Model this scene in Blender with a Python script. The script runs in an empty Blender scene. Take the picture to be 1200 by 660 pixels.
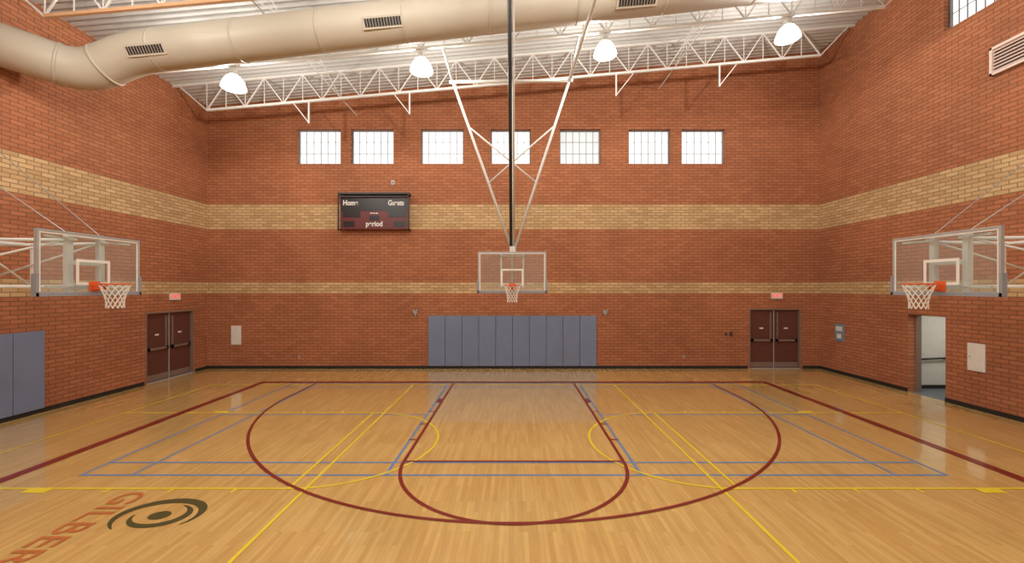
import bpy, bmesh, math, random
from mathutils import Vector, Matrix
random.seed(3)
S=bpy.context.scene
try: S.view_settings.view_transform='Standard'
except Exception: pass

# ------------------------------------------------------------ constants
W=11.0; YB=14.8; YR=-16.0; T=0.35; CH=2.9; F=483.0
def zd(x): return 10.42+0.0895*x

# ------------------------------------------------------------ materials
def newmat(name):
    m=bpy.data.materials.new(name); m.use_nodes=True
    nt=m.node_tree; b=nt.nodes['Principled BSDF']
    return m,nt,b
def mat(name,col,rough=0.5,metal=0.0,var=0.08,scale=6.0,emit=None,es=0.0,coat=0.0):
    m,nt,b=newmat(name)
    tc=nt.nodes.new('ShaderNodeTexCoord'); n=nt.nodes.new('ShaderNodeTexNoise')
    n.inputs['Scale'].default_value=scale; n.inputs['Detail'].default_value=3
    nt.links.new(tc.outputs['Object'],n.inputs['Vector'])
    mx=nt.nodes.new('ShaderNodeMix'); mx.data_type='RGBA'
    mx.inputs[6].default_value=(*[c*(1-var) for c in col],1)
    mx.inputs[7].default_value=(*[min(1,c*(1+var)) for c in col],1)
    nt.links.new(n.outputs['Fac'],mx.inputs[0])
    nt.links.new(mx.outputs[2],b.inputs['Base Color'])
    b.inputs['Roughness'].default_value=rough; b.inputs['Metallic'].default_value=metal
    b.inputs['Coat Weight'].default_value=coat
    if emit:
        b.inputs['Emission Color'].default_value=(*emit,1); b.inputs['Emission Strength'].default_value=es
    return m
def brickmat(name,axis):
    m,nt,b=newmat(name); L=nt.links; N=nt.nodes
    tc=N.new('ShaderNodeTexCoord'); sp=N.new('ShaderNodeSeparateXYZ'); L.new(tc.outputs['Object'],sp.inputs[0])
    cb=N.new('ShaderNodeCombineXYZ'); L.new(sp.outputs[axis],cb.inputs[0]); L.new(sp.outputs[2],cb.inputs[1])
    def step(v,gt):
        n=N.new('ShaderNodeMath'); n.operation='GREATER_THAN' if gt else 'LESS_THAN'
        L.new(sp.outputs[2],n.inputs[0]); n.inputs[1].default_value=v; return n
    def mul(a,c,op='MULTIPLY'):
        n=N.new('ShaderNodeMath'); n.operation=op; L.new(a.outputs[0],n.inputs[0]); L.new(c.outputs[0],n.inputs[1]); return n
    band=mul(mul(step(2.7,1),step(3.1,0)),mul(step(5.0,1),step(5.9,0)),'ADD')
    def mix(c1,c2,fac=None):
        n=N.new('ShaderNodeMix'); n.data_type='RGBA'
        if fac: L.new(fac,n.inputs[0])
        n.inputs[6].default_value=(*c1,1); n.inputs[7].default_value=(*c2,1); return n
    a=mix((.455,.170,.076),(.64,.44,.23),band.outputs[0])
    c=mix((.375,.130,.057),(.49,.31,.145),band.outputs[0])
    mo=mix((.20,.085,.045),(.27,.17,.09),band.outputs[0])
    br=N.new('ShaderNodeTexBrick'); L.new(cb.outputs[0],br.inputs['Vector'])
    br.inputs['Scale'].default_value=1; br.inputs['Brick Width'].default_value=.30; br.inputs['Row Height'].default_value=.10
    br.inputs['Mortar Size'].default_value=.011; br.inputs['Mortar Smooth'].default_value=.2
    L.new(a.outputs[2],br.inputs['Color1']); L.new(c.outputs[2],br.inputs['Color2']); L.new(mo.outputs[2],br.inputs['Mortar'])
    no=N.new('ShaderNodeTexNoise'); no.inputs['Scale'].default_value=.6; no.inputs['Detail'].default_value=6
    L.new(tc.outputs['Object'],no.inputs['Vector'])
    mr=N.new('ShaderNodeMapRange'); mr.inputs[1].default_value=.3; mr.inputs[2].default_value=.7; mr.inputs[3].default_value=.88; mr.inputs[4].default_value=1.1
    L.new(no.outputs['Fac'],mr.inputs[0])
    vm=N.new('ShaderNodeVectorMath'); vm.operation='SCALE'; L.new(br.outputs['Color'],vm.inputs[0]); L.new(mr.outputs[0],vm.inputs['Scale'])
    L.new(vm.outputs[0],b.inputs['Base Color']); b.inputs['Roughness'].default_value=.85
    bp=N.new('ShaderNodeBump'); bp.inputs['Strength'].default_value=.4; bp.inputs['Distance'].default_value=.01; bp.invert=True
    L.new(br.outputs['Fac'],bp.inputs['Height']); L.new(bp.outputs[0],b.inputs['Normal'])
    return m
M_bx=brickmat('brick_masonry_x',0); M_by=brickmat('brick_masonry_y',1)
def floormat():
    m,nt,b=newmat('maple_strip_floor'); L=nt.links; N=nt.nodes
    tc=N.new('ShaderNodeTexCoord'); sp=N.new('ShaderNodeSeparateXYZ'); L.new(tc.outputs['Object'],sp.inputs[0])
    cb=N.new('ShaderNodeCombineXYZ'); L.new(sp.outputs[1],cb.inputs[0]); L.new(sp.outputs[0],cb.inputs[1])
    br=N.new('ShaderNodeTexBrick'); L.new(cb.outputs[0],br.inputs['Vector'])
    br.inputs['Scale'].default_value=1; br.inputs['Brick Width'].default_value=.7; br.inputs['Row Height'].default_value=.057
    br.inputs['Mortar Size'].default_value=.0009; br.offset=.37; br.offset_frequency=3
    br.inputs['Color1'].default_value=(.71,.47,.17,1); br.inputs['Color2'].default_value=(.61,.375,.12,1); br.inputs['Mortar'].default_value=(.44,.25,.085,1)
    mp=N.new('ShaderNodeMapping'); mp.inputs['Scale'].default_value=(10,.9,1); L.new(tc.outputs['Object'],mp.inputs[0])
    no=N.new('ShaderNodeTexNoise'); no.inputs['Scale'].default_value=1.5; no.inputs['Detail'].default_value=5; L.new(mp.outputs[0],no.inputs['Vector'])
    mr=N.new('ShaderNodeMapRange'); mr.inputs[1].default_value=.3; mr.inputs[2].default_value=.7; mr.inputs[3].default_value=.92; mr.inputs[4].default_value=1.07
    L.new(no.outputs['Fac'],mr.inputs[0])
    vm=N.new('ShaderNodeVectorMath'); vm.operation='SCALE'; L.new(br.outputs['Color'],vm.inputs[0]); L.new(mr.outputs[0],vm.inputs['Scale'])
    L.new(vm.outputs[0],b.inputs['Base Color']); b.inputs['Roughness'].default_value=.22
    b.inputs['Coat Weight'].default_value=1.0; b.inputs['Coat Roughness'].default_value=.05
    return m
M_floor=floormat()
M_white=mat('white_painted_steel',(.74,.74,.72),.45)
M_deck=mat('galvanised_deck',(.56,.57,.57),.5,.0,.06,.8)
M_yellowlit=mat('yellow_lit_chord',(.58,.33,.18),.5)  # yellow light on a joist's bottom chord, painted into its colour
M_duct=mat('painted_duct',(.50,.45,.37),.5,0,.05,1.5)
M_dark=mat('dark_metal',(.025,.025,.028),.4)
M_black=mat('black_rubber',(.015,.014,.014),.6)
M_grey=mat('grey_aluminium',(.46,.48,.50),.4,.3)
M_boardpad=mat('board_edge_padding',(.30,.32,.36),.6)
M_orange=mat('orange_rim',(.75,.13,.03),.4)
M_net=mat('nylon_net',(.85,.84,.80),.7)
M_pad=mat('wall_pad_vinyl',(.18,.23,.36),.5,0,.06,2)
M_maroon=mat('maroon_door_paint',(.12,.042,.032),.4)
M_frame=mat('door_frame_brown',(.22,.15,.12),.5)
M_signw=mat('white_plastic',(.75,.73,.70),.5)
M_red=mat('red_letters',(.8,.03,.02),.5,emit=(1,.05,.03),es=1.0)
M_score=mat('scoreboard_face',(.13,.018,.020),.35)
M_scoreblk=mat('scoreboard_black',(.014,.012,.014),.3)
M_lred=mat('court_line_red',(.21,.013,.010),.35,0,.1,3,coat=.3)
M_lyel=mat('court_line_yellow',(.85,.66,.03),.35,0,.05,3,coat=.3)
M_lblu=mat('court_line_blue',(.12,.26,.52),.35,0,.08,3,coat=.3)
M_logo=mat('logo_olive',(.06,.066,.02),.35,0,.1,3,coat=.3)
M_letter=mat('lettering_orange',(.50,.15,.04),.35,0,.1,3,coat=.3)
M_pane=mat('frosted_daylight_pane',(.45,.46,.47),.6,0,.05,1.0,emit=(.97,.99,1),es=1.05)
M_pane2=mat('frosted_dim_pane',(.4,.42,.43),.6,0,.08,1.0,emit=(.9,.93,.95),es=.62)
M_wframe=mat('window_frame',(.24,.24,.24),.5)
M_plaster=mat('white_plaster',(.75,.75,.70),.8)
M_tile=mat('grey_vestibule_floor',(.13,.16,.18),.5)
M_blue=mat('sign_blue',(.20,.27,.36),.5)
M_cable=mat('steel_cable',(.5,.5,.5),.4,.6)
def glassmat():
    m,nt,b=newmat('backboard_glass'); N=nt.nodes; L=nt.links
    tr=N.new('ShaderNodeBsdfTransparent'); tr.inputs[0].default_value=(.93,.96,.95,1)
    no=N.new('ShaderNodeTexNoise'); no.inputs['Scale'].default_value=2
    b.inputs['Base Color'].default_value=(.75,.78,.78,1); b.inputs['Roughness'].default_value=.08
    mr=N.new('ShaderNodeMapRange'); mr.inputs[3].default_value=.07; mr.inputs[4].default_value=.12
    L.new(no.outputs['Fac'],mr.inputs[0])
    mx=N.new('ShaderNodeMixShader'); L.new(mr.outputs[0],mx.inputs[0]); L.new(tr.outputs[0],mx.inputs[1]); L.new(b.outputs[0],mx.inputs[2])
    L.new(mx.outputs[0],N['Material Output'].inputs[0]); return m
M_glass=glassmat()
def globemat():
    m,nt,b=newmat('prismatic_acrylic'); N=nt.nodes; L=nt.links
    tr=N.new('ShaderNodeBsdfTransparent'); em=N.new('ShaderNodeEmission')
    tc=N.new('ShaderNodeTexCoord'); w=N.new('ShaderNodeTexNoise'); w.inputs['Scale'].default_value=8; L.new(tc.outputs['Object'],w.inputs[0])
    mr=N.new('ShaderNodeMapRange'); mr.inputs[3].default_value=2.6; mr.inputs[4].default_value=4.2; L.new(w.outputs['Fac'],mr.inputs[0])
    em.inputs[0].default_value=(1,.93,.78,1); L.new(mr.outputs[0],em.inputs[1])
    mx=N.new('ShaderNodeMixShader'); mx.inputs[0].default_value=.5; L.new(tr.outputs[0],mx.inputs[1]); L.new(em.outputs[0],mx.inputs[2])
    L.new(mx.outputs[0],N['Material Output'].inputs[0]); return m
M_globe=globemat()

# ------------------------------------------------------------ mesh builder
class MB:
    def __init__(s): s.v=[]; s.f=[]; s.mi=[]; s.mats=[]; s.sm=[]
    def mid(s,m):
        if m not in s.mats: s.mats.append(m)
        return s.mats.index(m)
    def add(s,vs,fs,m,smooth=False):
        o=len(s.v); s.v+= [tuple(v) for v in vs]; i=s.mid(m)
        for f in fs: s.f.append([o+k for k in f]); s.mi.append(i); s.sm.append(smooth)
    def box(s,x0,x1,y0,y1,z0,z1,m):
        vs=[(x,y,z) for z in (z0,z1) for y in (y0,y1) for x in (x0,x1)]
        s.add(vs,[(0,2,3,1),(4,5,7,6),(0,1,5,4),(2,6,7,3),(0,4,6,2),(1,3,7,5)],m)
    def strut(s,p,q,r,m,n=4,r2=None):
        p=Vector(p); q=Vector(q); d=(q-p).normalized()
        up=Vector((0,0,1)) if abs(d.z)<.9 else Vector((0,1,0))
        a=d.cross(up).normalized(); b=a.cross(d); r2=r2 if r2 is not None else r
        vs=[]; off=math.pi/4 if n==4 else 0; k=1.414 if n==4 else 1
        for c,rr in ((p,r),(q,r2)):
            for i in range(n):
                t=2*math.pi*i/n+off; vs.append(c+(a*math.cos(t)+b*math.sin(t))*rr*k)
        fs=[(i,(i+1)%n,n+(i+1)%n,n+i) for i in range(n)]+[tuple(range(n-1,-1,-1)),tuple(range(n,2*n))]
        s.add(vs,fs,m,n>6)
    def tube(s,path,r,m,n=32):
        path=[Vector(p) for p in path]; vs=[]
        for i,p in enumerate(path):
            d=(path[min(i+1,len(path)-1)]-path[max(i-1,0)]).normalized()
            a=d.cross(Vector((0,0,1))).normalized(); b=a.cross(d)
            for k in range(n):
                t=2*math.pi*k/n; vs.append(p+(a*math.cos(t)+b*math.sin(t))*r)
        fs=[(i*n+k,i*n+(k+1)%n,(i+1)*n+(k+1)%n,(i+1)*n+k) for i in range(len(path)-1) for k in range(n)]
        fs+=[tuple(range(n-1,-1,-1)),tuple((len(path)-1)*n+k for k in range(n))]
        s.add(vs,fs,m,True)
    def lathe(s,c,prof,m,n=28,cap=True):
        vs=[(c[0]+r*math.cos(2*math.pi*k/n),c[1]+r*math.sin(2*math.pi*k/n),c[2]+z) for r,z in prof for k in range(n)]
        fs=[(i*n+k,i*n+(k+1)%n,(i+1)*n+(k+1)%n,(i+1)*n+k) for i in range(len(prof)-1) for k in range(n)]
        if cap: fs+=[tuple(range(n)),tuple((len(prof)-1)*n+k for k in range(n))]
        s.add(vs,fs,m,True)
    def obj(s,name,bevel=0,parent=None,fix=True):
        me=bpy.data.meshes.new(name); me.from_pydata(s.v,[],s.f); 
        for m in s.mats: me.materials.append(m)
        for p,i,sm in zip(me.polygons,s.mi,s.sm): p.material_index=i; p.use_smooth=sm
        if fix:
            bm=bmesh.new(); bm.from_mesh(me); bmesh.ops.recalc_face_normals(bm,faces=bm.faces); bm.to_mesh(me); bm.free()
        o=bpy.data.objects.new(name,me); S.collection.objects.link(o)
        if bevel:
            md=o.modifiers.new('bevel','BEVEL'); md.width=bevel; md.segments=3
        if parent: o.parent=parent
        return o
def text(name,body,size,loc,rot,m,parent=None,sx=1,align='CENTER',ext=.002,off=0):
    c=bpy.data.curves.new(name,'FONT'); c.body=body; c.size=size; c.align_x=align; c.align_y='CENTER'; c.extrude=ext; c.offset=off
    c.materials.append(m); o=bpy.data.objects.new(name,c); S.collection.objects.link(o)
    o.location=loc; o.rotation_euler=rot; o.scale=(sx,1,1)
    if parent: o.parent=parent
    return o

# ------------------------------------------------------------ walls
def wall(name,P,u0,u1,topf,holes,m,t=T):
    us=sorted({u0,u1,*[h[0] for h in holes],*[h[1] for h in holes]})
    zs=sorted({0,*[h[2] for h in holes],*[h[3] for h in holes]})+[None]
    Z=lambda z,u: topf(u) if z is None else z
    def solid(i,j):
        if i<0 or j<0 or i>=len(us)-1 or j>=len(zs)-1: return False
        uc=(us[i]+us[i+1])/2; zc=(zs[j]+(zs[j+1] if zs[j+1] is not None else zs[j]+.2))/2
        return not any(h[0]<uc<h[1] and h[2]<zc<h[3] for h in holes)
    b=MB()
    for i in range(len(us)-1):
        for j in range(len(zs)-1):
            if not solid(i,j): continue
            a,c=us[i],us[i+1]; lo,hi=zs[j],zs[j+1]
            v=[P(u,d,z) for d in (0,t) for (u,z) in ((a,Z(lo,a)),(c,Z(lo,c)),(c,Z(hi,c)),(a,Z(hi,a)))]
            fs=[(0,1,2,3),(4,7,6,5)]
            if not solid(i,j-1): fs.append((0,4,5,1))
            if not solid(i,j+1): fs.append((3,2,6,7))
            if not solid(i-1,j): fs.append((0,3,7,4))
            if not solid(i+1,j): fs.append((1,5,6,2))
            b.add(v,fs,m)
    o=b.obj(name,fix=False)
    bm=bmesh.new(); bm.from_mesh(o.data); bmesh.ops.remove_doubles(bm,verts=bm.verts,dist=1e-4); bmesh.ops.recalc_face_normals(bm,faces=bm.faces); bm.to_mesh(o.data); bm.free()
    return o
pxs=[(348,399),(411,461),(493,543),(575,622),(656,704),(737,786),(799,850)]
WZ0,WZ1=7.36,8.61
wins=[((a-602)/32.64,(b-602)/32.64) for a,b in pxs]
DB=(8.45,10.32); DL=(12.32,14.17); DH=2.16
OP=(10.50,11.50)
RW=(9.40,10.54,9.45,10.75)
wall('wall_back',lambda u,d,z:(u,YB+d,z),-W,W,lambda u:zd(u)+.05,[(a,b,WZ0,WZ1) for a,b in wins]+[(DB[0],DB[1],0,DH)],M_bx)
wall('wall_left',lambda u,d,z:(-W-d,u,z),YR,YB,lambda u:zd(-W)+.05,[(DL[0],DL[1],0,DH)],M_by)
wall('wall_right',lambda u,d,z:(W+d,u,z),YR,YB,lambda u:zd(W)+.05,[(OP[0],OP[1],0,2.17),RW],M_by)
wall('wall_front',lambda u,d,z:(u,YR-d,z),-W,W,lambda u:zd(u)+.05,[],M_bx)
b=MB(); b.box(-W-T,W+T,YR-T,YB+T,-.2,0,M_floor); b.obj('floor')
# corrugated roof deck
b=MB(); prof=[]; p=.2; y=YR
while y<YB+.01:
    prof+=[(y,0),(y+.09,0),(y+.115,.055),(y+.175,.055)]; y+=p
vs=[(x,yy,zd(x)+zz) for x in (-W-.1,W+.1) for yy,zz in prof]; n=len(prof)
b.add(vs,[(i,i+1,n+i+1,n+i) for i in range(n-1)],M_deck)
b.obj('ceiling')
# baseboards
def bb(name,*a):
    b=MB(); b.box(*a,M_black); b.obj(name)
bb('baseboard_back',-W,DB[0]-.06,YB-.02,YB,0,.1); bb('baseboard_back.001',DB[1]+.06,W,YB-.02,YB,0,.1)
bb('baseboard_left',-W,-W+.02,YR,DL[0]-.06,0,.1); bb('baseboard_left.001',-W,-W+.02,DL[1]+.06,YB,0,.1)
bb('baseboard_right',W-.02,W,YR,OP[0],0,.1); bb('baseboard_right.001',W-.02,W,OP[1],YB,0,.1)
bb('baseboard_front',-W,W,YR,YR+.02,0,.1)

# ------------------------------------------------------------ windows
def window(name,P,u0,u1,z0,z1,pane):
    b=MB()
    def bx(a,c,d0,d1,e,g,m):
        p=P(a,d0,e); q=P(c,d1,g)
        b.box(min(p[0],q[0]),max(p[0],q[0]),min(p[1],q[1]),max(p[1],q[1]),e,g,m)
    bx(u0,u1,.20,.21,z0,z1,pane)
    f=.04
    bx(u0,u1,.14,.22,z0,z0+f,M_wframe); bx(u0,u1,.14,.22,z1-f,z1,M_wframe)
    bx(u0,u0+f,.14,.22,z0+f,z1-f,M_wframe); bx(u1-f,u1,.14,.22,z0+f,z1-f,M_wframe)
    k=6
    for i in range(1,k):
        u=u0+(u1-u0)*i/k; w=.009
        bx(u-w,u+w,.18,.2,z0+f,z1-f,M_wframe)
    for i in range(1,3):
        z=z0+(z1-z0)*i/3; bx(u0+f,u1-f,.18,.2,z-.006,z+.006,M_wframe)
    b.obj(name)
for i,(a,c) in enumerate(wins):
    window('window_%d'%(i+1),lambda u,d,z:(u,YB+d,z),a,c,WZ0,WZ1,M_pane2 if i in(4,) else M_pane)
window('window_8',lambda u,d,z:(W+d,u,z),*RW,M_pane)

# ------------------------------------------------------------ doors
def door(name,P,u0,u1):
    b=MB()
    def bx(a,c,d0,d1,e,g,m):
        p=P(a,d0,e); q=P(c,d1,g)
        b.box(min(p[0],q[0]),max(p[0],q[0]),min(p[1],q[1]),max(p[1],q[1]),e,g,m)
    f=.05
    bx(u0,u0+f,0,.2,0,DH,M_frame); bx(u1-f,u1,0,.2,0,DH,M_frame); bx(u0+f,u1-f,0,.2,DH-f,DH,M_frame)
    bx(u0+f,u1-f,0,.2,0,.015,M_grey)
    mid=(u0+u1)/2
    for a,c,h in ((u0+f+.004,mid-.004,1),(mid+.004,u1-f-.004,-1)):
        bx(a,c,.09,.14,.02,DH-f-.004,M_maroon)
        bx(a+.06,c-.06,.03,.06,.98,1.05,M_frame)
        bx(a+.06,a+.14,.03,.09,.96,1.07,M_dark); bx(c-.14,c-.06,.03,.09,.96,1.07,M_dark)
        e=c-.12 if h>0 else a+.12
        bx(e-.02,e+.02,.05,.09,1.05,DH-.15,M_frame)
        bx((a+c)/2-.07,(a+c)/2+.07,.085,.09,1.42,1.47,M_signw)
        bx(a+.02,c-.02,.085,.09,.04,.22,M_frame)
    bx(mid-.012,mid+.012,.07,.09,.02,DH-f,M_grey)
    bx(u0,u1,.2,.25,0,DH,M_dark)
    b.obj(name)
door('door_1',lambda u,d,z:(u,YB+d,z),*DB)
door('door_2',lambda u,d,z:(-W-d,u,z),*DL)
# vestibule beyond open doorway
b=MB(); x0,x1,y0,y1=W+T,13.4,9.3,11.9
b.box(x0-T,x1,y0,y1,-.06,-.002,M_tile)
b.box(W+.03,x0,OP[0],OP[1],-.002,.003,M_tile)
b.obj('floor_vestibule')
b=MB(); b.box(W+T,x1,y1,y1+.1,0,2.7,M_plaster); b.obj('wall_vestibule_back')
b=MB(); b.box(x1,x1+.1,y0,y1,0,2.7,M_plaster); b.obj('wall_vestibule_side')
b=MB(); b.box(W+T,x1,y0-.1,y0,0,2.7,M_plaster); b.obj('wall_vestibule_front')
b=MB(); b.box(W+T,x1,y0,y1,2.7,2.8,M_plaster); b.obj('ceiling_vestibule')
b=MB(); b.box(W+T+.001,x1,y1-.015,y1,0,.1,M_black); b.obj('baseboard_vestibule')
b=MB(); b.tube([(11.42,y1-.08,.84),(13.2,y1-.08,.92)],.028,M_dark,12)
for x in (11.6,12.4,13.1): b.strut((x,y1-.07,.86),(x,y1,.82),.01,M_dark,6)
b.obj('handrail')
b=MB(); b.box(12.0,12.6,10.3,10.9,2.62,2.7,M_signw); b.obj('added_vestibule_lamp')  # unseen fixture, added to go with the vestibule's fill light
l=bpy.data.lights.new('vestibule_fill_light','AREA'); l.energy=20; l.size=.5; l.color=(1,.95,.85); o=bpy.data.objects.new('vestibule_fill_light',l); S.collection.objects.link(o); o.location=(12.3,10.6,2.6)  # added light to brighten the vestibule behind the doorway
b=MB(); b.box(W+.2,W+T,OP[0],OP[0]+.03,0,2.17,M_frame); b.box(W+.2,W+T,OP[1]-.03,OP[1],0,2.17,M_frame); b.box(W+.2,W+T,OP[0]+.03,OP[1]-.03,2.14,2.17,M_frame); b.obj('trim_doorway')

# ------------------------------------------------------------ joists
def joist(y,bot=M_white):
    b=MB(); d=.9; xe=W-1.1
    tp=lambda x:(x,y,zd(x)-.035); bt=lambda x:(x,y,zd(x)-d)
    b.strut(tp(-W+.01),tp(W-.01),.035,M_white); b.strut(bt(-xe),bt(xe),.035,bot)
    k=16; st=2*xe/k
    for i in range(k):
        a=-xe+i*st; c=a+st; m=(a+c)/2
        b.strut(bt(a),tp(m),.016,M_white); b.strut(tp(m),bt(c),.016,M_white)
        b.strut(bt(m),tp(m),.010,M_white); b.strut(bt(a),tp(a),.010,M_white)
    b.strut(bt(-xe),tp(-W+.2),.018,M_white); b.strut(bt(xe),tp(W-.2),.018,M_white)
    b.obj('roof_joist')
jy=13.3; J=[]
while jy>YR+.5:
    joist(jy, M_yellowlit if abs(jy-8.7)<.01 else M_white); J.append(jy); jy-=2.3
for x in (-5.6,5.2):
    b=MB()
    b.strut((x,YB-.01,zd(x)-.86),(x,J[-1],zd(x)-.86),.014,M_white)
    for a,c in zip(J[:-1],J[1:]): 
        b.strut((x,a,zd(x)-.86),(x,c,zd(x)-.1),.01,M_white); b.strut((x,c,zd(x)-.86),(x,a,zd(x)-.1),.01,M_white)
    b.obj('joist_bridging')
for u in (362,480,722,843):
    x=(u-602)*13.3/F; z=zd(x)-.9
    b=MB(); b.strut((x,13.3,z),(x,13.3,z-.72),.022,M_white); b.strut((x,13.3,z-.7),(x-(.55 if x<0 else -.55),13.3,z+ (.0)),.014,M_white)
    b.obj('joist_hanger_brace')

# ------------------------------------------------------------ duct
ys=lambda x:9.5-(x+9)*.04
dz=lambda x:zd(x)-1.33
pts=[Vector((-10.98,8.35,8.02)),Vector((-9.75,9.42,7.80)),Vector((-8.75,ys(-8.75),dz(-8.75))),Vector((10.3,ys(10.3),dz(10.3)))]
path=[pts[0]]
for i in (1,2):
    a,bb_,c=pts[i-1],pts[i],pts[i+1]; k=.45
    p0=bb_+(a-bb_).normalized()*k; p1=bb_+(c-bb_).normalized()*k
    for t in range(7):
        t/=6; path.append((1-t)**2*p0+2*t*(1-t)*bb_+t*t*p1)
path.append(pts[3])
b=MB(); b.tube(path,.44,M_duct,40)
x=-8.1
while x<10:
    b.strut((x-.02,ys(x),dz(x)),(x+.02,ys(x),dz(x)),.45,M_duct,40); x+=1.9
for i in (1,7): 
    d=(path[i+1]-path[i-1]).normalized(); b.strut(path[i]-d*.03,path[i]+d*.03,.455,M_duct,40)
duct=b.obj('ventilation_duct')
for u,yy in ((187,9.45),(455,9.25),(742,9.05)):
    xx=(u-602)/F*yy; th=.5 if u<700 else .85
    b=MB(); nrm=Vector((0,-math.cos(th),-math.sin(th))); tn=Vector((1,0,.0895)).normalized(); bi=tn.cross(nrm)
    c=Vector((xx,ys(xx),dz(xx)))+nrm*.42
    def rb(cu,cv,hu,hv,d0,d1,m):
        vs=[c+tn*(cu+su*hu)+bi*(cv+sv*hv)+nrm*d for d in (d0,d1) for sv in(-1,1) for su in (-1,1)]
        b.add(vs,[(0,2,3,1),(4,5,7,6),(0,1,5,4),(2,6,7,3),(0,4,6,2),(1,3,7,5)],m)
    rb(0,0,.44,.12,-.06,.03,M_duct); rb(0,0,.39,.08,.0,.034,M_dark)
    for k in range(12): rb(-.34+k*.062,0,.004,.08,.03,.040,M_duct)
    b.obj('duct_grille',parent=duct)

# ------------------------------------------------------------ pendant lights
rows=[11.0,6.4,1.8,-5.1,-12.0]
for y in rows:
    for x in (-7.47,-2.46,2.44,7.31):
        z=zd(x)-.9-.42
        b=MB()
        b.strut((x,y,z+.4),(x,y,z+.28),.012,M_white,8)
        b.lathe((x,y,z+.15),[(.05,.16),(.09,.14),(.10,0),(.12,-.01)],M_signw)
        b.lathe((x,y,z),[(.11,.15),(.17,.10),(.24,0),(.29,-.13),(.31,-.2),(.29,-.22),(.15,-.25),(.02,-.26)],M_globe,32,False)
        o=b.obj('pendant_light')
        l=bpy.data.lights.new('lamp','POINT'); l.energy=410; l.shadow_soft_size=.1; l.color=(1,.95,.86)
        lo=bpy.data.objects.new('lamp',l); S.collection.objects.link(lo); lo.location=(x,y,z-.08); lo.parent=o

# ------------------------------------------------------------ basketball hoops
ZB0,ZB1=2.80,3.87
def board(b,Tm):
    def bx(u0,u1,n0,n1,z0,z1,m):
        vs=[Tm(u,nn,z) for z in (z0,z1) for nn in (n0,n1) for u in (u0,u1)]
        b.add(vs,[(0,2,3,1),(4,5,7,6),(0,1,5,4),(2,6,7,3),(0,4,6,2),(1,3,7,5)],m)
    h=.915; e=.035
    bx(-h+e,h-e,-.006,.006,ZB0+e,ZB1-e,M_glass)
    bx(-h,-h+e,-.03,.02,ZB0,ZB1,M_grey); bx(h-e,h,-.03,.02,ZB0,ZB1,M_grey)
    bx(-h+e,h-e,-.03,.02,ZB1-e,ZB1,M_grey); bx(-h+e,h-e,-.03,.02,ZB0,ZB0+e,M_grey)
    bx(-h-.02,h+.02,-.045,.035,ZB0-.04,ZB0+.02,M_boardpad)
    bx(-h-.025,-h+.02,-.045,.035,ZB0-.04,ZB0+.33,M_boardpad); bx(h-.02,h+.025,-.045,.035,ZB0-.04,ZB0+.33,M_boardpad)
    w=.305; t=.05; z0=ZB0+.15; z1=z0+.46
    for a in ((-w,-w+t,z0,z1),(w-t,w,z0,z1),(-w+t,w-t,z1-t,z1),(-w+t,w-t,z0,z0+t)):
        bx(a[0],a[1],.006,.009,a[2],a[3],M_net)
    q=h-e; t=.03
    for a in ((-q,-q+t,ZB0+e,ZB1-e),(q-t,q,ZB0+e,ZB1-e),(-q+t,q-t,ZB1-e-t,ZB1-e)):
        bx(a[0],a[1],.006,.008,a[2],a[3],M_net)
    zr=2.97; c=.40
    bx(-.09,.09,.009,.04,zr-.13,zr+.05,M_orange); bx(-.06,.06,.04,.20,zr-.03,zr-.005,M_orange)
    bx(-.05,-.035,.04,.19,zr-.10,zr-.02,M_orange); bx(.035,.05,.04,.19,zr-.10,zr-.02,M_orange)
    R=.2286; n=36; ring=[Tm(R*math.cos(2*math.pi*i/n),c+R*math.sin(2*math.pi*i/n),zr) for i in range(n)]
    for i in range(n): b.strut(ring[i],ring[(i+1)%n],.013,M_orange,8)
    NN=12; lv=6
    def nd(i,k):
        t=2*math.pi*(i+.5*(k%2))/NN; r=[.225,.19,.165,.145,.13,.125,.13][k]
        return Tm(r*math.cos(t),c+r*math.sin(t),zr-.01-.43*k/lv)
    for k in range(lv):
        for i in range(NN):
            j=i+1 if k%2 else i-1
            b.strut(nd(i,k),nd(i,k+1),.0055,M_net,4); b.strut(nd(i,k),nd(j,k+1),.0055,M_net,4)
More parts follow.
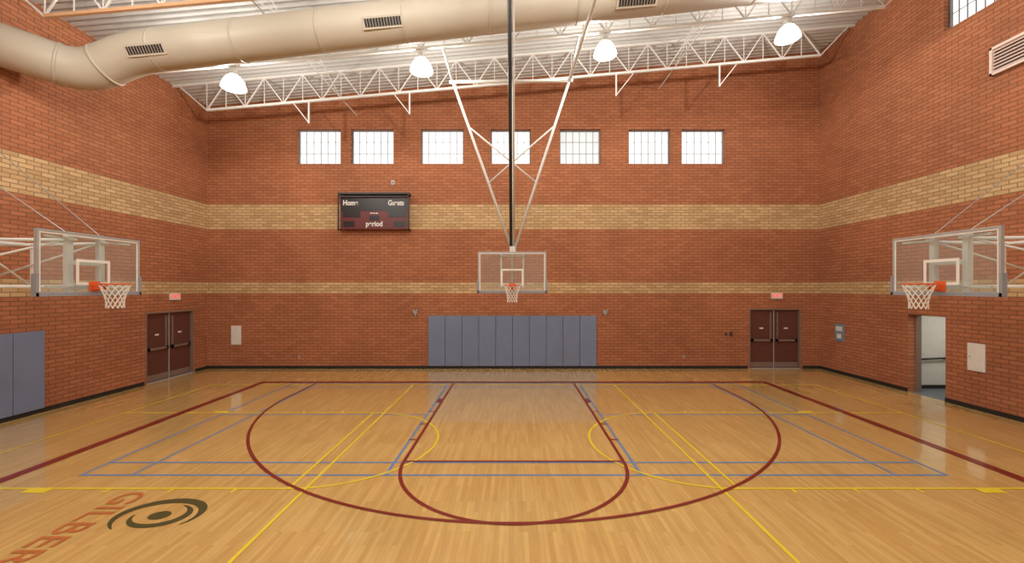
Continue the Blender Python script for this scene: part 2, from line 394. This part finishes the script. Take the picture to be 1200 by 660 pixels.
def side_hoop(sgn,X0,yc):
    Tm=lambda u,n,z:(sgn*(X0-n),yc+u,z)
    b=MB(); board(b,Tm)
    wl=W-X0
    P=lambda u,n,z:Tm(u,-n,z)
    fu=.28
    for u in (-fu,fu): b.strut(P(u,.16,ZB0-.02),P(u,.16,ZB1+.02),.045,M_white)
    for z in (ZB0+.12,3.35,ZB1-.02): b.strut(P(-fu,.16,z),P(fu,.16,z),.04,M_white)
    for u in (-fu,fu):
        for z in (ZB0+.15,ZB1-.1): b.strut(P(u,.03,z),P(u,.16,z),.03,M_white)
    for u in (-.75,.75):
        for z in (ZB0+.12,ZB1-.1): b.strut(P(u,.03,z),P(-fu if u<0 else fu,.16,z),.02,M_white)
    for u in (-.5,.5):
        for z in (2.92,3.74):
            b.strut(P(u*.6,.16,z),P(u*1.3,wl-.05,z),.03,M_white,10)
        b.strut(P(u*.6,.2,3.74),P(u*1.3,wl-.05,2.92),.02,M_white,10)
        b.strut(P(u*1.3,wl-.045,2.6),P(u*1.3,wl-.045,6.3),.045,M_white)
        b.strut(P(u*.6,.16,ZB1),P(u*1.3,wl-.05,6.2),.009,M_cable,6)
        b.strut(P(u*1.0,1.7,2.92),P(u*1.0,1.7,3.74),.022,M_white)
    b.strut(P(-.5,1.7,3.74),P(.5,1.7,2.92),.018,M_white,8)
    for z in (2.92,3.74,6.2): b.strut(P(-.7,wl-.045,z),P(.7,wl-.045,z),.035,M_white)
    for z in (2.92,3.74): b.strut(P(-.5,1.7,z),P(.5,1.7,z),.022,M_white)
    b.obj('wall_mounted_basketball_hoop')
side_hoop(-1,7.70,7.55); side_hoop(1,7.55,7.28)
b=MB(); YC=11.05
board(b,lambda u,n,z:(u-.04,YC-n,z))
cx=-.04; ym=YC+.22
for u in (-.3,.3):
    b.strut((cx+u,YC+.14,ZB0+.1),(cx+u,YC+.14,ZB1),.022,M_white)
    b.strut((cx+u,YC+.03,ZB0+.2),(cx+u,YC+.14,ZB0+.2),.02,M_white); b.strut((cx+u,YC+.03,ZB1-.1),(cx+u,YC+.14,ZB1-.1),.02,M_white)
for z in (ZB0+.2,ZB1-.1): b.strut((cx-.3,YC+.14,z),(cx+.3,YC+.14,z),.022,M_white)
b.strut((cx,ym,3.0),(cx,ym,8.55),.03,M_white,10)
tl=Vector((-1.66,ym,8.53)); tr=Vector((1.52,ym,8.57)); bl=Vector((cx-.03,ym,4.0)); br_=Vector((cx+.08,ym,4.0))
b.strut(tl,bl,.037,M_white,10); b.strut(tr,br_,.037,M_white,10)
b.strut(tl+Vector((-.1,0,0)),tr+Vector((.1,0,0)),.045,M_white,10)
def on(a,c,t): return a+(c-a)*t
b.strut(on(tl,bl,.27),on(tr,br_,.61),.024,M_white,8); b.strut(on(tr,br_,.27),on(tl,bl,.61),.024,M_white,8)
b.strut(tl,(-1.9,11.0,zd(-1.9)-.9),.035,M_white,10)
b.strut(tr,(1.76,6.4,8.95),.045,M_white,10); b.strut((1.76,6.4,8.93),(1.76,6.4,zd(1.76)-.9),.04,M_white,10)
b.strut(tr,(1.75,11.0,zd(1.75)-.9),.03,M_white,10)
b.strut((cx-.03,YC+.1,4.0),(cx-.04,6.4,zd(0)-.9),.04,M_dark,10)
b.strut((cx+.05,YC+.12,4.0),(cx+.03,6.42,zd(0)-.9),.02,M_white,10)
b.box(cx-.07,cx+.09,YC+.02,ym+.06,3.86,4.02,M_white)
b.obj('ceiling_suspended_basketball_hoop')

# ------------------------------------------------------------ wall pads
def pads(name,P,u0,u1,n,z0=.1,z1=1.9):
    b=MB(); w=(u1-u0)/n
    for i in range(n):
        a=u0+i*w+.004; c=u0+(i+1)*w-.004
        p=P(a,.0,z0); q=P(c,.055,z1)
        b.box(min(p[0],q[0]),max(p[0],q[0]),min(p[1],q[1]),max(p[1],q[1]),z0,z1,M_pad)
    b.obj(name,bevel=.015)
pads('wall_padding',lambda u,d,z:(u,YB-d,z),-3.06,2.97,10)
pads('wall_padding',lambda u,d,z:(-W+d,u,z),9.63-.61*7,9.63,7)

# ------------------------------------------------------------ scoreboard
sb=MB(); x0,x1,z0,z1=-6.13,-3.74,4.98,6.12
sb.box(x0,x1,YB-.22,YB-.06,z0,z1,M_score)
sb.box(x0+.02,x1-.02,YB-.225,YB-.22,5.62,z1-.02,M_scoreblk)
for a,c,e,g in ((x0+.08,x0+.7,5.40,5.74),(x1-.7,x1-.08,5.40,5.74),(-5.35,-4.5,5.66,6.02),(-5.1,-4.77,5.28,5.46),(x0+.1,x0+.5,5.06,5.26),(x1-.5,x1-.1,5.06,5.26)):
    sb.box(a,c,YB-.232,YB-.22,e,g,M_scoreblk)
for x in (-5.03,-4.93,-4.83): sb.box(x-.04,x+.03,YB-.24,YB-.22,5.52,5.56,M_signw)
sb.box(x0-.06,x1+.06,YB-.32,YB,6.20,6.26,M_dark); sb.box(x0-.06,x1+.06,YB-.32,YB-.28,6.10,6.14,M_dark)
for x in (x0-.06,x1+.02):
    sb.box(x,x+.04,YB-.32,YB-.28,4.94,6.2,M_dark); sb.box(x,x+.04,YB-.32,YB,4.94,4.98,M_dark)
for x in (x0+.4,x1-.4): sb.box(x-.04,x+.04,YB-.06,YB,4.98,6.2,M_dark)
sbo=sb.obj('scoreboard')
R0=(math.pi/2,0,0)
text('label_home','Home',.25,(x0+.36,YB-.235,5.9),R0,M_signw,sbo,.85,off=.008); text('label_guests','Guests',.25,(x1-.42,YB-.235,5.9),R0,M_signw,sbo,.8,off=.008)
text('label_period','period',.25,(-4.93,YB-.235,5.16),R0,M_signw,sbo,.9,off=.008)

# ------------------------------------------------------------ small wall items
def exitsign(P,rot,c,z):
    b=MB(); p=P(c-.19,0); q=P(c+.19,.06)
    b.box(min(p[0],q[0]),max(p[0],q[0]),min(p[1],q[1]),max(p[1],q[1]),z-.11,z+.11,M_signw)
    o=b.obj('exit_sign'); l=P(c,.064); text('lettering','EXIT',.17,(l[0],l[1],z),rot,M_red,o)
exitsign(lambda u,d:(u,YB-d),R0,9.43,2.62); exitsign(lambda u,d:(-W+d,u),(math.pi/2,0,math.pi/2),13.35,2.62)
def plate(name,P,u0,u1,z0,z1,m,knob=True):
    b=MB(); p=P(u0,0); q=P(u1,.03)
    b.box(min(p[0],q[0]),max(p[0],q[0]),min(p[1],q[1]),max(p[1],q[1]),z0,z1,m)
    p=P(u0+.03,.03); q=P(u1-.03,.036)
    b.box(min(p[0],q[0]),max(p[0],q[0]),min(p[1],q[1]),max(p[1],q[1]),z0+.03,z1-.03,m)
    if knob:
        p=P(u1-.07,.03); q=P(u1-.05,.045); b.box(min(p[0],q[0]),max(p[0],q[0]),min(p[1],q[1]),max(p[1],q[1]),(z0+z1)/2-.02,(z0+z1)/2+.02,M_grey)
    return b.obj(name,bevel=.004)
PB=lambda u,d:(u,YB-d); PR=lambda u,d:(W-d,u)
plate('access_panel',PB,-10.13,-9.78,.86,1.54,M_signw)
plate('access_panel',PR,9.60,9.97,.92,1.58,M_signw)
s=plate('framed_notice',PR,13.70,14.08,1.10,1.68,M_blue,False)
b=MB(); b.box(W-.04,W-.036,13.76,14.02,1.45,1.6,M_signw); b.box(W-.04,W-.036,13.8,13.98,1.2,1.35,M_signw); b.obj('print',parent=s)
for x in (-3.52,3.28):
    b=MB(); b.box(x-.07,x+.07,YB-.06,YB,1.98,2.08,M_grey)
    for s_ in (-1,1): b.strut((x+s_*.05,YB-.05,2.10),(x+s_*.07,YB-.11,2.08),.028,M_grey,12)
    b.strut((x,YB-.03,1.98),(x,YB-.06,1.88),.025,M_grey,10)
    b.obj('emergency_light')
for n_,x,z,w in (('wall_speaker',-4.33,6.68,.06),('wall_switch',7.8,1.25,.05),('wall_switch',7.62,1.24,.035),('wall_outlet',-7.7,.42,.04),('wall_outlet',6.1,.42,.04)):
    b=MB(); b.box(x-w,x+w,YB-.03,YB,z-w*1.3,z+w*1.3,M_dark if 'switch' in n_ else M_grey); b.box(x-w*.4,x+w*.4,YB-.045,YB-.03,z-w*.6,z+w*.6,M_frame); b.obj(n_,bevel=.004)
# louvred vent on right wall
b=MB(); a,c,e,g=8.35,9.45,7.75,8.38; x=W
M_vent=mat('vent_white_pink_lit',(.8,.66,.60),.5)  # pink light falling on the white louvre is mixed into this colour
b.box(x-.10,x,a,a+.05,e,g,M_vent); b.box(x-.10,x,c-.05,c,e,g,M_vent); b.box(x-.10,x,a,c,e,e+.05,M_vent); b.box(x-.10,x,a,c,g-.05,g,M_vent)
b.box(x-.02,x,a,c,e,g,M_frame)
for k in range(7):
    z=e+.08+k*.075; b.add([(x-.09,a+.05,z-.02),(x-.09,c-.05,z-.02),(x-.02,c-.05,z+.05),(x-.02,a+.05,z+.05)],[(0,1,2,3)],M_vent)
b.obj('wall_louvre_vent')

# ------------------------------------------------------------ court markings
EZ=[0]
def zz_(z):
    EZ[0]+=1; return z+(EZ[0]%40)*4e-5
def line(b,p,q,w,z,m):
    z=zz_(z)
    p=Vector((*p,z)); q=Vector((*q,z)); d=(q-p).normalized(); s=Vector((-d.y,d.x,0))*w/2; e=d*w/2
    b.add([p-e-s,q+e-s,q+e+s,p-e+s],[(0,1,2,3)],m)
def arc(b,c,r,a0,a1,w,z,m,n=96):
    vs=[]; z=zz_(z)
    for i in range(n+1):
        t=math.radians(a0+(a1-a0)*i/n)
        for rr in (r-w/2,r+w/2): vs.append((c[0]+rr*math.cos(t),c[1]+rr*math.sin(t),z))
    b.add(vs,[(2*i,2*i+1,2*i+3,2*i+2) for i in range(n)],m)
YL=12.67; YM=-.9
b=MB(); z=.0062; SX=7.70
line(b,(-SX,YL),(SX,YL),.18,z,M_lred); line(b,(-SX,YL),(-SX,2*YM-YL),.18,z,M_lred); line(b,(SX,YL),(SX,2*YM-YL),.18,z,M_lred)
line(b,(-SX,2*YM-YL),(SX,2*YM-YL),.18,z,M_lred); line(b,(-SX,YM),(SX,YM),.05,z,M_lred); arc(b,(0,YM),1.83,0,360,.05,z,M_lred)
for s_,yl in ((1,YL),(-1,2*YM-YL)):
    for sx in (-1,1):
        line(b,(sx*1.83,yl),(sx*1.83,yl-s_*5.79),.055,z,M_lred)
        line(b,(sx*6.0,yl),(sx*6.0,yl-s_*1.6),.055,z,M_lred)
        for k in (2.1,3.0,3.9,4.8): line(b,(sx*1.88,yl-s_*k),(sx*1.98,yl-s_*k),.05,z,M_lred)
        line(b,(sx*1.91,yl-s_*1.95),(sx*1.91,yl-s_*2.2),.10,z,M_lred)
    line(b,(-1.83,yl-s_*5.79),(1.83,yl-s_*5.79),.055,z,M_lred)
    arc(b,(0,yl-s_*5.79),1.83,180 if s_>0 else 0,360 if s_>0 else 180,.055,z,M_lred)
    arc(b,(0,yl-s_*1.6),6.0,180 if s_>0 else 0,360 if s_>0 else 180,.055,z,M_lred,160)
b.obj('basketball_court_lines')
b=MB(); z=.0042
for x in (-9,9,-3,3): line(b,(x,3.3),(x,12.3),.045,z,M_lyel)
line(b,(-9,12.3),(9,12.3),.045,z,M_lyel); line(b,(-9,3.3),(9,3.3),.045,z,M_lyel)
for sx in (-1,1):
    for yy in (5.95,9.55): line(b,(sx*9,yy),(sx*3.25,yy),.045,z,M_lyel)
    line(b,(sx*3.25,5.95),(sx*3.25,9.55),.045,z,M_lyel)
    arc(b,(sx*3.25,7.75),1.8,-90 if sx<0 else 90,90 if sx<0 else 270,.045,z,M_lyel)
    line(b,(sx*6.92,5.88),(sx*6.7,5.88),.12,z,M_lyel); line(b,(sx*6.92,9.62),(sx*6.7,9.62),.12,z,M_lyel)
    for k in (5.8,4.9,4.0): line(b,(sx*k,5.95),(sx*k,5.85),.04,z,M_lyel); line(b,(sx*k,9.55),(sx*k,9.65),.04,z,M_lyel)
b.obj('volleyball_and_practice_court_lines')
b=MB(); z=.0022; ya,yb_=6.38,12.48
for x in (-6.7,6.7,-5.92,5.92,-1.98,1.98): line(b,(x,ya),(x,yb_),.045,z,M_lblu)
for y in (ya,yb_,ya+.46,yb_-.46): line(b,(-6.7,y),(6.7,y),.045,z,M_lblu)
for sx in (-1,1): line(b,(sx*6.7,9.43),(sx*1.98,9.43),.045,z,M_lblu)
b.obj('badminton_court_lines')
# floor emblem
b=MB(); c=(-4.53,5.27)
def swirl(rx,ry,a0,a1,t0,t1,ox=0,oy=0,n=60):
    vs=[]; z=zz_(.003)
    for i in range(n+1):
        f=i/n; t=math.radians(a0+(a1-a0)*f); th=t0+(t1-t0)*math.sin(math.pi*f)
        for k in (0,1):
            vs.append((c[0]+ox+(rx-th*k)*math.cos(t),c[1]+oy+(ry-th*k*.8)*math.sin(t),z))
    b.add(vs,[(2*i,2*i+1,2*i+3,2*i+2) for i in range(n)],M_logo)
swirl(.54,.40,-35,235,.02,.15,.0,.0); swirl(.36,.27,-185,75,.02,.12,.04,-.03); swirl(.13,.10,0,360,.125,.125,.02,-.02)
b.obj('floor_emblem')
text('floor_lettering','GILBERT',.50,(-5.34,4.92,.005),(0,0,-math.pi/2),M_letter,sx=1.0,ext=.0005,off=.004)

# ------------------------------------------------------------ world, camera
w=bpy.data.worlds.new('sky'); S.world=w; w.use_nodes=True
w.node_tree.nodes['Background'].inputs[0].default_value=(.7,.82,1,1); w.node_tree.nodes['Background'].inputs[1].default_value=1
cd=bpy.data.cameras.new('camera'); cam=bpy.data.objects.new('camera',cd); S.collection.objects.link(cam); S.camera=cam
cam.location=(0,0,CH); cam.rotation_euler=(math.pi/2,0,0)
cd.sensor_width=36; cd.sensor_fit='HORIZONTAL'; cd.lens=F/1200*36; cd.shift_x=-2/1200; cd.shift_y=7.5/1200; cd.clip_start=.05
